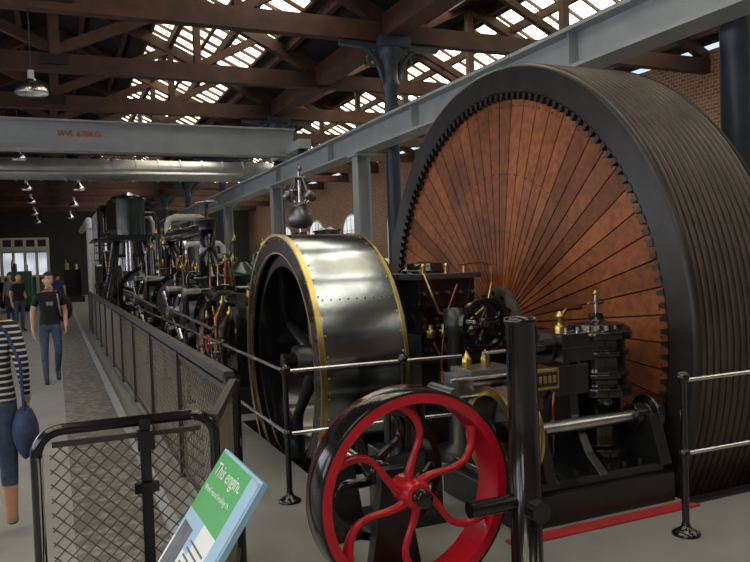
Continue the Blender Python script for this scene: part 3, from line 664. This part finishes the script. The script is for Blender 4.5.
# ---------------------------------------------------------------- vertical engine & background machines
def vertical_engine(x,y,s=1.0,pipe=False):
    b=B()
    b.bb((x-1.0*s,y-1.4*s,0),(x+1.0*s,y+1.4*s,.35*s),'black_iron')
    for sy in(-1,1):
        for sx in(-1,1): b.tube([(x+sx*.75*s,y+sy*1.0*s,.35*s),(x+sx*.5*s,y+sy*.75*s,1.4*s),(x+sx*.35*s,y+sy*.6*s,2.5*s)],.1*s,'black_gloss',10,rad=[.13*s,.1*s,.09*s])
    b.bb((x-.65*s,y-1.1*s,2.45*s),(x+.65*s,y+1.1*s,2.6*s),'black_iron')
    for sy in(-1,1):
        b.cyl((x,y+sy*.55*s,2.6*s),(x,y+sy*.55*s,3.6*s),.42*s,'dark_green',n=24); b.lathe((x,y+sy*.55*s,3.6*s),Z,[(0,.48*s),(.08*s,.48*s),(.1*s,.3*s),(.2*s,.1*s),(.2*s,0)],'black_gloss',24)
        b.cyl((x,y+sy*.55*s,1.1*s),(x,y+sy*.55*s,2.5*s),.05*s,'steel'); b.bb((x-.15*s,y+sy*.55*s-.15*s,1.3*s),(x+.15*s,y+sy*.55*s+.15*s,1.6*s),'steel_dull')
        b.bb((x-.62*s,y+sy*.55*s-.2*s,2.75*s),(x-.36*s,y+sy*.55*s+.2*s,3.5*s),'black_gloss')
        b.tube([(x-.5*s,y+sy*.55*s,3.4*s),(x-.75*s,y+sy*.55*s,3.4*s),(x-.85*s,y+sy*.55*s,3.2*s),(x-.85*s,y+sy*.55*s,1.8*s)],.06*s,'black_gloss',10)
        b.tube([(x+.4*s,y+sy*.5*s-.1,3.2*s),(x+.65*s,y+sy*.5*s-.1,3.2*s),(x+.75*s,y+sy*.5*s-.1,3.0*s),(x+.75*s,y+sy*.5*s-.1,.4*s)],.07*s,'black_iron' if sy<0 else 'white_paint',10)
    b.cyl((x,y-1.3*s,.9*s),(x,y+1.5*s,.9*s),.09*s,'steel')
    for i in range(5): b.cyl((x-.9*s,y-1.2*s+i*.6*s,2.5*s),(x-.9*s,y-1.2*s+i*.6*s,3.2*s),.02,'steel_dull',n=6)
    b.cyl((x-.9*s,y-1.3*s,3.2*s),(x-.9*s,y+1.3*s,3.2*s),.02,'steel',n=6); b.cyl((x-.9*s,y-1.3*s,2.85*s),(x-.9*s,y+1.3*s,2.85*s),.02,'steel',n=6); b.bb((x-1.0*s,y-1.3*s,2.45*s),(x-.6*s,y+1.3*s,2.5*s),'black_iron')
    for i in range(12): b.bb((x-1.0*s,y-1.35*s-.12*(11-i),.2*s*i+.1),(x-.6*s,y-1.25*s-.12*(11-i),.2*s*i+.13),'black_iron')
    spoked(b,(x+.35*s,y-1.5*s,.95*s),Y,.8*s,.2*s,.1*s,'black_gloss',6,0,.12*s,sr=.04*s)
    if pipe:
        b.tube([(x+1.0,y-1.3,0),(x+1.0,y-1.3,3.0),(x+1.05,y-1.3,3.15),(x+1.2,y-1.3,3.2),(x+1.9,y-1.3,3.2),(x+2.1,y-1.3,3.1),(x+2.1,y-1.3,2.9),(x+2.1,y-1.3,0)],.1,'white_paint',14)
        b.tube([(x+1.3,y-1.7,0),(x+1.3,y-1.7,2.2),(x+1.5,y-1.7,2.4),(x+2.4,y-1.7,2.4),(x+2.5,y-1.7,2.3),(x+2.5,y-1.7,0)],.08,'white_paint',14)
    b.build('vertical_steam_engine')
vertical_engine(2.1,23.3,1.05,True); vertical_engine(2.6,31.5,.9); vertical_engine(9.5,26,.8); vertical_engine(-3.2,35.5,.75)
b=B(); b.cyl((1.22,28.0,0),(1.22,28.0,3.2),.12,'white_paint',n=14); b.tube([(1.22,28,3.2),(1.22,28.1,3.45),(1.22,28.6,3.55),(1.22,36,3.55)],.12,'white_paint',12); b.build('steam_pipework')
def fly(x,y,r,nm='spare_flywheel'):
    b=B(); spoked(b,(x,y,r),X,r,.35,.14,'black_gloss',6,0,.16,sr=.05); b.ring((x,y,r),X,r-.01,r+.012,-.18,-.14,'brass',64); b.ring((x,y,r),X,r-.01,r+.012,.14,.18,'brass',64)
    b.cyl((x-.5,y,r),(x+.5,y,r),.07,'steel')
    for sx in(-1,1): b.bb((x+sx*.33-.07,y-.5,0),(x+sx*.33+.07,y+.5,.5),'black_iron'); b.bb((x+sx*.33-.07,y-.15,.5),(x+sx*.33+.07,y+.15,r+.1),'black_iron')
    b.build(nm)
fly(1.75,26.8,1.2); fly(7.8,17,.9)
def display(x,y,m1,m2,nm,L=2.4,h=1.0):
    b=B(); b.bb((x-.6,y-L/2,.0),(x+.6,y+L/2,.3),'black_iron'); b.bb((x-.45,y-L/2+.1,.3),(x+.45,y+.2*L,1.2*h),m1); b.cyl((x,y+.2*L,.9),(x,y+L/2-.1,.9),.35,m2,n=24)
    for i in range(4): b.cyl((x-.25,y-L*.35+i*.35,1.2*h),(x-.25,y-L*.35+i*.35,1.2*h+.35),.1,m2,n=16); b.cyl((x+.25,y-L*.35+i*.35,1.2*h),(x+.25,y-L*.35+i*.35,1.2*h+.3),.06,'steel',n=12)
    b.tube([(x-.3,y-L*.4,1.2*h+.3),(x-.3,y,1.2*h+.55),(x-.3,y+L*.3,1.2*h+.3)],.05,'steel',10)
    spoked(b,(x-.75,y-L*.2,.75),X,.6,.12,.07,m2,6,0,.1,sr=.03); b.cyl((x-.8,y-L*.2,.75),(x-.4,y-L*.2,.75),.05,'steel')
    b.build(nm)
display(7.0,20.5,'yellow_paint','yellow_paint','diesel_engine_display'); display(5.0,27,'green_paint','black_gloss','gas_engine_display')
display(-2.9,31.5,'black_gloss','dark_green','gas_engine_display',2.6,1.3); display(-3.2,28.0,'dark_green','steel_dull','gas_engine_display',2.4,1.1); display(-1.4,37,'green_paint','black_gloss','gas_engine_display',2.6,1.5)
display(8.2,13.5,'green_paint','yellow_paint','diesel_engine_display'); display(3.8,36,'red_paint','black_gloss','gas_engine_display'); display(9.5,9.5,'dark_green','black_gloss','gas_engine_display')
display(.9,45,'black_gloss','yellow_paint','gas_engine_display',3,1.5); display(-2.4,24.3,'black_iron','black_gloss','gas_engine_display',2,.9)
display(7.4,10.0,'black_gloss','dark_green','auxiliary_pump_engine',2.0)
# ---------------------------------------------------------------- PEOPLE
def skinmesh(J,E,R,root,sub=2):
    names=list(J);ix={n:i for i,n in enumerate(names)}
    me=bpy.data.meshes.new('tmp'); me.from_pydata([J[n] for n in names],[(ix[a],ix[c]) for a,c in E],[])
    ob=bpy.data.objects.new('tmp',me); SC.collection.objects.link(ob)
    ob.modifiers.new('s','SKIN'); md=ob.modifiers.new('u','SUBSURF'); md.levels=sub; md.render_levels=sub
    sv=me.skin_vertices[0].data
    roots=root if isinstance(root,(list,tuple)) else [root]
    for n in names:
        rr=R[n]; sv[ix[n]].radius=rr if isinstance(rr,tuple) else (rr,rr); sv[ix[n]].use_root=n in roots
    dg=bpy.context.evaluated_depsgraph_get(); ev=ob.evaluated_get(dg); m2=bpy.data.meshes.new_from_object(ev)
    vs=[v.co.copy() for v in m2.vertices]; fs=[tuple(p.vertices) for p in m2.polygons]
    bpy.data.objects.remove(ob); bpy.data.meshes.remove(me); bpy.data.meshes.remove(m2)
    return vs,fs
def person(name,loc,heading,J,mats,scale=1.0,hairlen=0,extras=None,headturn=0.0,sw=1.0):
    b=B()
    E=[('pelvis','waist'),('waist','chest'),('chest','neck0'),('neck0','neck'),('neck','skull')]
    Rd={'pelvis':(.14*sw,.105),'waist':(.13*sw,.095),'chest':(.15*sw,.105),'neck0':(.075,.065),'neck':.05,'skull':.05}
    for s in'LR':
        E+=[('chest','sh'+s),('sh'+s,'el'+s),('el'+s,'wr'+s),('wr'+s,'pa'+s),('pelvis','hip'+s),('hip'+s,'kn'+s),('kn'+s,'cf'+s),('cf'+s,'an'+s),('an'+s,'ba'+s),('ba'+s,'to'+s)]
        Rd.update({'sh'+s:.064,'el'+s:.043,'wr'+s:.027,'pa'+s:.03,'hip'+s:.09,'kn'+s:.06,'cf'+s:.056,'an'+s:.042,'ba'+s:.042,'to'+s:.03})
        w=Vector(J['wr'+s]);e=Vector(J['el'+s]);dd=(w-e).normalized(); J['pa'+s]=tuple(w+dd*.05)
        k=Vector(J['kn'+s]);a=Vector(J['an'+s]); J['cf'+s]=tuple(k.lerp(a,.35)+V(0,.015,0))
        f=Vector(J.get('foot'+s,(0,-1,0))).normalized(); J.pop('foot'+s,None); J['ba'+s]=tuple(a+f*.10+V(0,0,-.045)); J['to'+s]=tuple(a+f*.17+V(0,0,-.05))
    vs,fs=skinmesh(J,E,Rd,'pelvis',3)
    segs=[(Vector(J[a]),Vector(J[c]),a,c) for a,c in E]; groups={}
    bias={'pe':.125,'wa':.125,'ch':.125,'ne':.05,'sh':.055,'el':.035,'wr':.03,'hi':.085,'kn':.06,'cf':.05,'an':.04,'ba':.035}
    for f in fs:
        p=sum((vs[i] for i in f),Vector())/len(f); best=None
        for A,C,a,c in segs:
            t=max(0,min(1,(p-A).dot(C-A)/(C-A).length_squared)); dd=(p-(A+(C-A)*t)).length-bias[a[:2]]
            if a[:2]=='ch' and c[:2]=='sh': dd+=.05
            if best is None or dd<best[0]: best=(dd,a,c,t)
        groups.setdefault(mats(p,best[1],best[2],best[3]),[]).append(f)
    for m,fl in groups.items(): b.add(vs,fl,m,True)
    for s in'LR':
        w=Vector(J['wr'+s]);e=Vector(J['el'+s]);dd=(w-e).normalized()
        inn=V(-1 if s=='L' else 1,0,0); inn=(inn-dd*inn.dot(dd)).normalized(); fw=V(0,-1,0) if abs(dd.y)<.8 else V(0,0,1); fw=(fw-dd*fw.dot(dd)-inn*fw.dot(inn)).normalized()
        FJ={};FE=[];FR={};roots=[]
        for k,(off,ln) in enumerate(((.027,.072),(.009,.08),(-.009,.075),(-.026,.058))):
            p0=w+dd*.045+fw*off*.7; p1=w+dd*.088+fw*off; p2=p1+dd*ln*.5+inn*.006; p3=p2+dd*ln*.32+inn*.016; p4=p3+dd*ln*.2+inn*.02
            for q,(pp_,rr) in enumerate(((p0,.012),(p1,.0105),(p2,.009),(p3,.0085),(p4,.007))):
                FJ['f%d%d'%(k,q)]=tuple(pp_); FR['f%d%d'%(k,q)]=rr
                if q: FE.append(('f%d%d'%(k,q-1),'f%d%d'%(k,q)))
            roots.append('f%d0'%k)
        t0=w+dd*.025+fw*.015;t1=w+dd*.05+fw*.04+inn*.008;t2=t1+dd*.03+fw*.012+inn*.01;t3=t2+dd*.025+inn*.006
        for q,(pp_,rr) in enumerate(((t0,.014),(t1,.012),(t2,.01),(t3,.008))):
            FJ['t%d'%q]=tuple(pp_); FR['t%d'%q]=rr
            if q: FE.append(('t%d'%(q-1),'t%d'%q))
        roots.append('t0'); v2,f2=skinmesh(FJ,FE,FR,roots,2); b.add(v2,f2,'skin',True)
    hc=Vector(J['skull'])+V(0,-.015,.07); HM=Matrix.Rotation(headturn,3,'Z'); n=24;vs=[]
    def hp(t,a):
        p=V(sin(t)*cos(a)*.076,sin(t)*sin(a)*.095,cos(t)*.118)
        if p.z<0:
            k2=-p.z/.118; p.x*=1-.25*k2
            if p.y>0: p.y*=1-.45*k2
            else: p.y=p.y-.014*k2*sin(t)
        if p.y<-.03 and -.02<p.z<.03: p.y+=.006*(1 if abs(abs(p.x)-.03)<.016 else 0)
        return p
    for i in range(n+1):
        for j in range(2*n): vs.append(hc+HM@hp(pi*i/n,pi*j/n))
    b.add(vs,[(i*2*n+j,(i+1)*2*n+j,(i+1)*2*n+(j+1)%(2*n),i*2*n+(j+1)%(2*n)) for i in range(n) for j in range(2*n)],'skin',True)
    def H(x,y,z): return hc+HM@V(x,y,z)
    b.tube([H(0,-.088,.012),H(0,-.099,-.01),H(0,-.111,-.03),H(0,-.094,-.038)],.01,'skin',10,rad=[.006,.008,.012,.008])
    for sx in(-1,1):
        b.sph(H(sx*.03,-.080,.006),.0115,'eye_white',8,(1.2,.8,.6),HM); b.sph(H(sx*.03,-.0875,.006),.0052,'eye_dark',6)
        b.sph(H(sx*.011,-.097,-.033),.008,'skin',6)
        b.tube([H(sx*.016,-.094,.026),H(sx*.032,-.090,.03),H(sx*.046,-.08,.025)],.0035,'hair_dark',6)
        b.sph(H(sx*.077,.008,-.005),.03,'skin',8,(.28,.6,1),HM)
    b.sph(H(0,-.093,-.062),.02,'skin_lip',8,(1.15,.35,.28),HM); b.sph(H(0,-.084,-.1),.026,'skin',8,(1,.7,.6),HM)
    hv=[];hf=[]
    for i in range(n+1):
        for j in range(2*n):
            p=hp(pi*i/n,pi*j/n); q=p*1.09+V(0,.004,.006)
            if hairlen and p.z<0.02: q=q+V(0,.012,-hairlen*max(0,(.02-p.z)/.118))
            q+=V(random.uniform(-1,1),random.uniform(-1,1),random.uniform(-1,1))*.0015; hv.append(hc+HM@q)
    for i in range(n):
        for j in range(2*n):
            p=hp(pi*(i+.5)/n,pi*(j+.5)/n)
            if p.z>.062 or (p.y>-.035 and p.z>.01) or (p.y>.015 and p.z>-.055-hairlen): hf.append((i*2*n+j,(i+1)*2*n+j,(i+1)*2*n+(j+1)%(2*n),i*2*n+(j+1)%(2*n)))
    b.add(hv,hf,'hair_dark',True)
    if extras: extras(b,J)
    zmin=min(v[2] for v in b.v); b.v=[(v[0],v[1],v[2]-zmin) for v in b.v]
    ob=b.build(name); ob.location=loc; ob.rotation_euler=(0,0,heading); ob.scale=(scale,)*3; return ob
def stdJ(): return {'pelvis':(0,0,.95),'waist':(0,0,1.10),'chest':(0,0.01,1.30),'neck0':(0,.012,1.43),'neck':(0,.005,1.49),'skull':(0,-.005,1.55)}
J=stdJ(); J.update({'shL':(.17,.01,1.375),'elL':(.235,.05,1.11),'wrL':(.225,-.09,.9),'shR':(-.17,.01,1.375),'elR':(-.24,.03,1.11),'wrR':(-.25,-.04,.87),
 'hipL':(.09,0,.88),'knL':(.1,-.1,.5),'anL':(.1,.14,.14),'hipR':(-.09,0,.88),'knR':(-.1,-.1,.5),'anR':(-.1,-.16,.085),'footL':(0,-1,-.35)})
def mkm(shirt):
    def manm(p,a,c,t):
        s=a+c
        if a[:2] in('el','wr'): return 'skin'
        if a[:2]=='sh': return shirt if t<.6 else 'skin'
        if 'ba' in s: return 'shoe_dark'
        if a in('neck0','neck') or (a=='chest' and c=='neck0'): return 'skin' if p.z>1.435 else shirt
        if a[:2] in('kn','cf'): return 'denim'
        return shirt if p.z>.92 else 'denim'
    return manm
def manx(b,J):
    b.sph((.22,.15,1.16),.17,'cloth_black',14,(.85,.65,1.3))
    b.tube([(.11,.13,1.40),(.115,.03,1.445),(.12,-.09,1.37),(.135,-.11,1.22),(.16,-.04,1.08),(.19,.08,1.03)],.014,'cloth_grey',8)
    b.box((0,-.108,1.25),(.10,.006,.06),'cloth_grey')
person('man_walking',(-.10,12.6,0),.1,J,mkm('cloth_black'),1.0,extras=manx,headturn=.35)
J=stdJ(); J.update({'pelvis':(0,0,.9),'waist':(0,-.01,1.06),'chest':(0,-.02,1.25),'neck0':(0,-.015,1.37),'neck':(0,-.03,1.43),'skull':(0,-.04,1.49),
 'shL':(.15,-.01,1.315),'elL':(.19,.06,1.07),'wrL':(.21,-.02,.86),'shR':(-.15,-.01,1.315),'elR':(-.2,.06,1.07),'wrR':(-.21,-.06,.87),
 'hipL':(.085,0,.84),'knL':(.09,.03,.47),'anL':(.09,.22,.15),'hipR':(-.085,0,.84),'knR':(-.09,-.08,.48),'anR':(-.09,-.08,.085),'footL':(0,-.6,-.8)})
def wom(p,a,c,t):
    s=a+c
    if a[:2]=='wr': return 'skin'
    if a[:2] in('sh','el'): return 'striped_knit' if not(a[:2]=='el' and t>.93) else 'skin'
    if 'ba' in s: return 'shoe_dark'
    if a[:2]=='kn': return 'denim'
    if a[:2]=='cf': return 'denim' if t<.15 else 'skin'
    if a in('neck0','neck') or (a=='chest' and c=='neck0'): return 'skin' if p.z>1.37 else 'striped_knit'
    return 'striped_knit' if p.z>.86 else 'denim'
def womx(b,J):
    vs=[]
    for k in range(9):
        t=k/8; zz=.80-.28*t; wy=.10+.07*sin(pi*min(1,t*.9+.1))+.03*t; wx=.03+.05*sin(pi*(t*.85+.08))
        for j in range(20): a=2*pi*j/20; vs.append((-.20+cos(a)*wx,.04+sin(a)*wy,zz+.012*sin(3*a)))
    b.add(vs,[(k*20+j,k*20+(j+1)%20,(k+1)*20+(j+1)%20,(k+1)*20+j) for k in range(8) for j in range(20)],'denim_bag',True)
    b.add(vs[-20:],[tuple(range(20))],'denim_bag',True); b.add(vs[:20],[tuple(reversed(range(20)))],'denim_bag',True)
    b.tube([(-.20,.12,.8),(-.19,.11,1.1),(-.12,.09,1.3),(-.05,.06,1.38)],.01,'denim_bag',8); b.tube([(-.20,-.05,.8),(-.19,-.12,1.1),(-.12,-.13,1.3),(-.05,-.1,1.375)],.01,'denim_bag',8)
person('woman_walking',(-.42,5.3,0),pi,J,wom,1.02,hairlen=.08,extras=womx)
sJ={'shL':(.17,.01,1.375),'elL':(.21,.05,1.12),'wrL':(.12,-.16,1.05),'shR':(-.17,.01,1.375),'elR':(-.23,.03,1.12),'wrR':(-.24,-.03,.88),
 'hipL':(.09,0,.88),'knL':(.1,-.02,.5),'anL':(.1,0,.085),'hipR':(-.09,0,.88),'knR':(-.1,-.02,.5),'anR':(-.1,0,.085)}
J=stdJ(); J.update(sJ); person('visitor_standing',(-1.0,24.0,0),.6,J,mkm('cloth_black'))
J=stdJ(); J.update(sJ); person('visitor_standing',(-.3,34.0,0),2.2,J,mkm('red_line'))
J=stdJ(); J.update(sJ); person('visitor_standing',(-1.5,29.5,0),-.5,J,mkm('cloth_grey'))
J=stdJ(); J.update(sJ); person('visitor_standing',(.1,29.0,0),3.0,J,mkm('denim_bag'))
# ---------------------------------------------------------------- world
w=bpy.data.worlds.new('world'); SC.world=w; w.use_nodes=True
w.node_tree.nodes['Background'].inputs[0].default_value=(.75,.85,1,1); w.node_tree.nodes['Background'].inputs[1].default_value=1.0
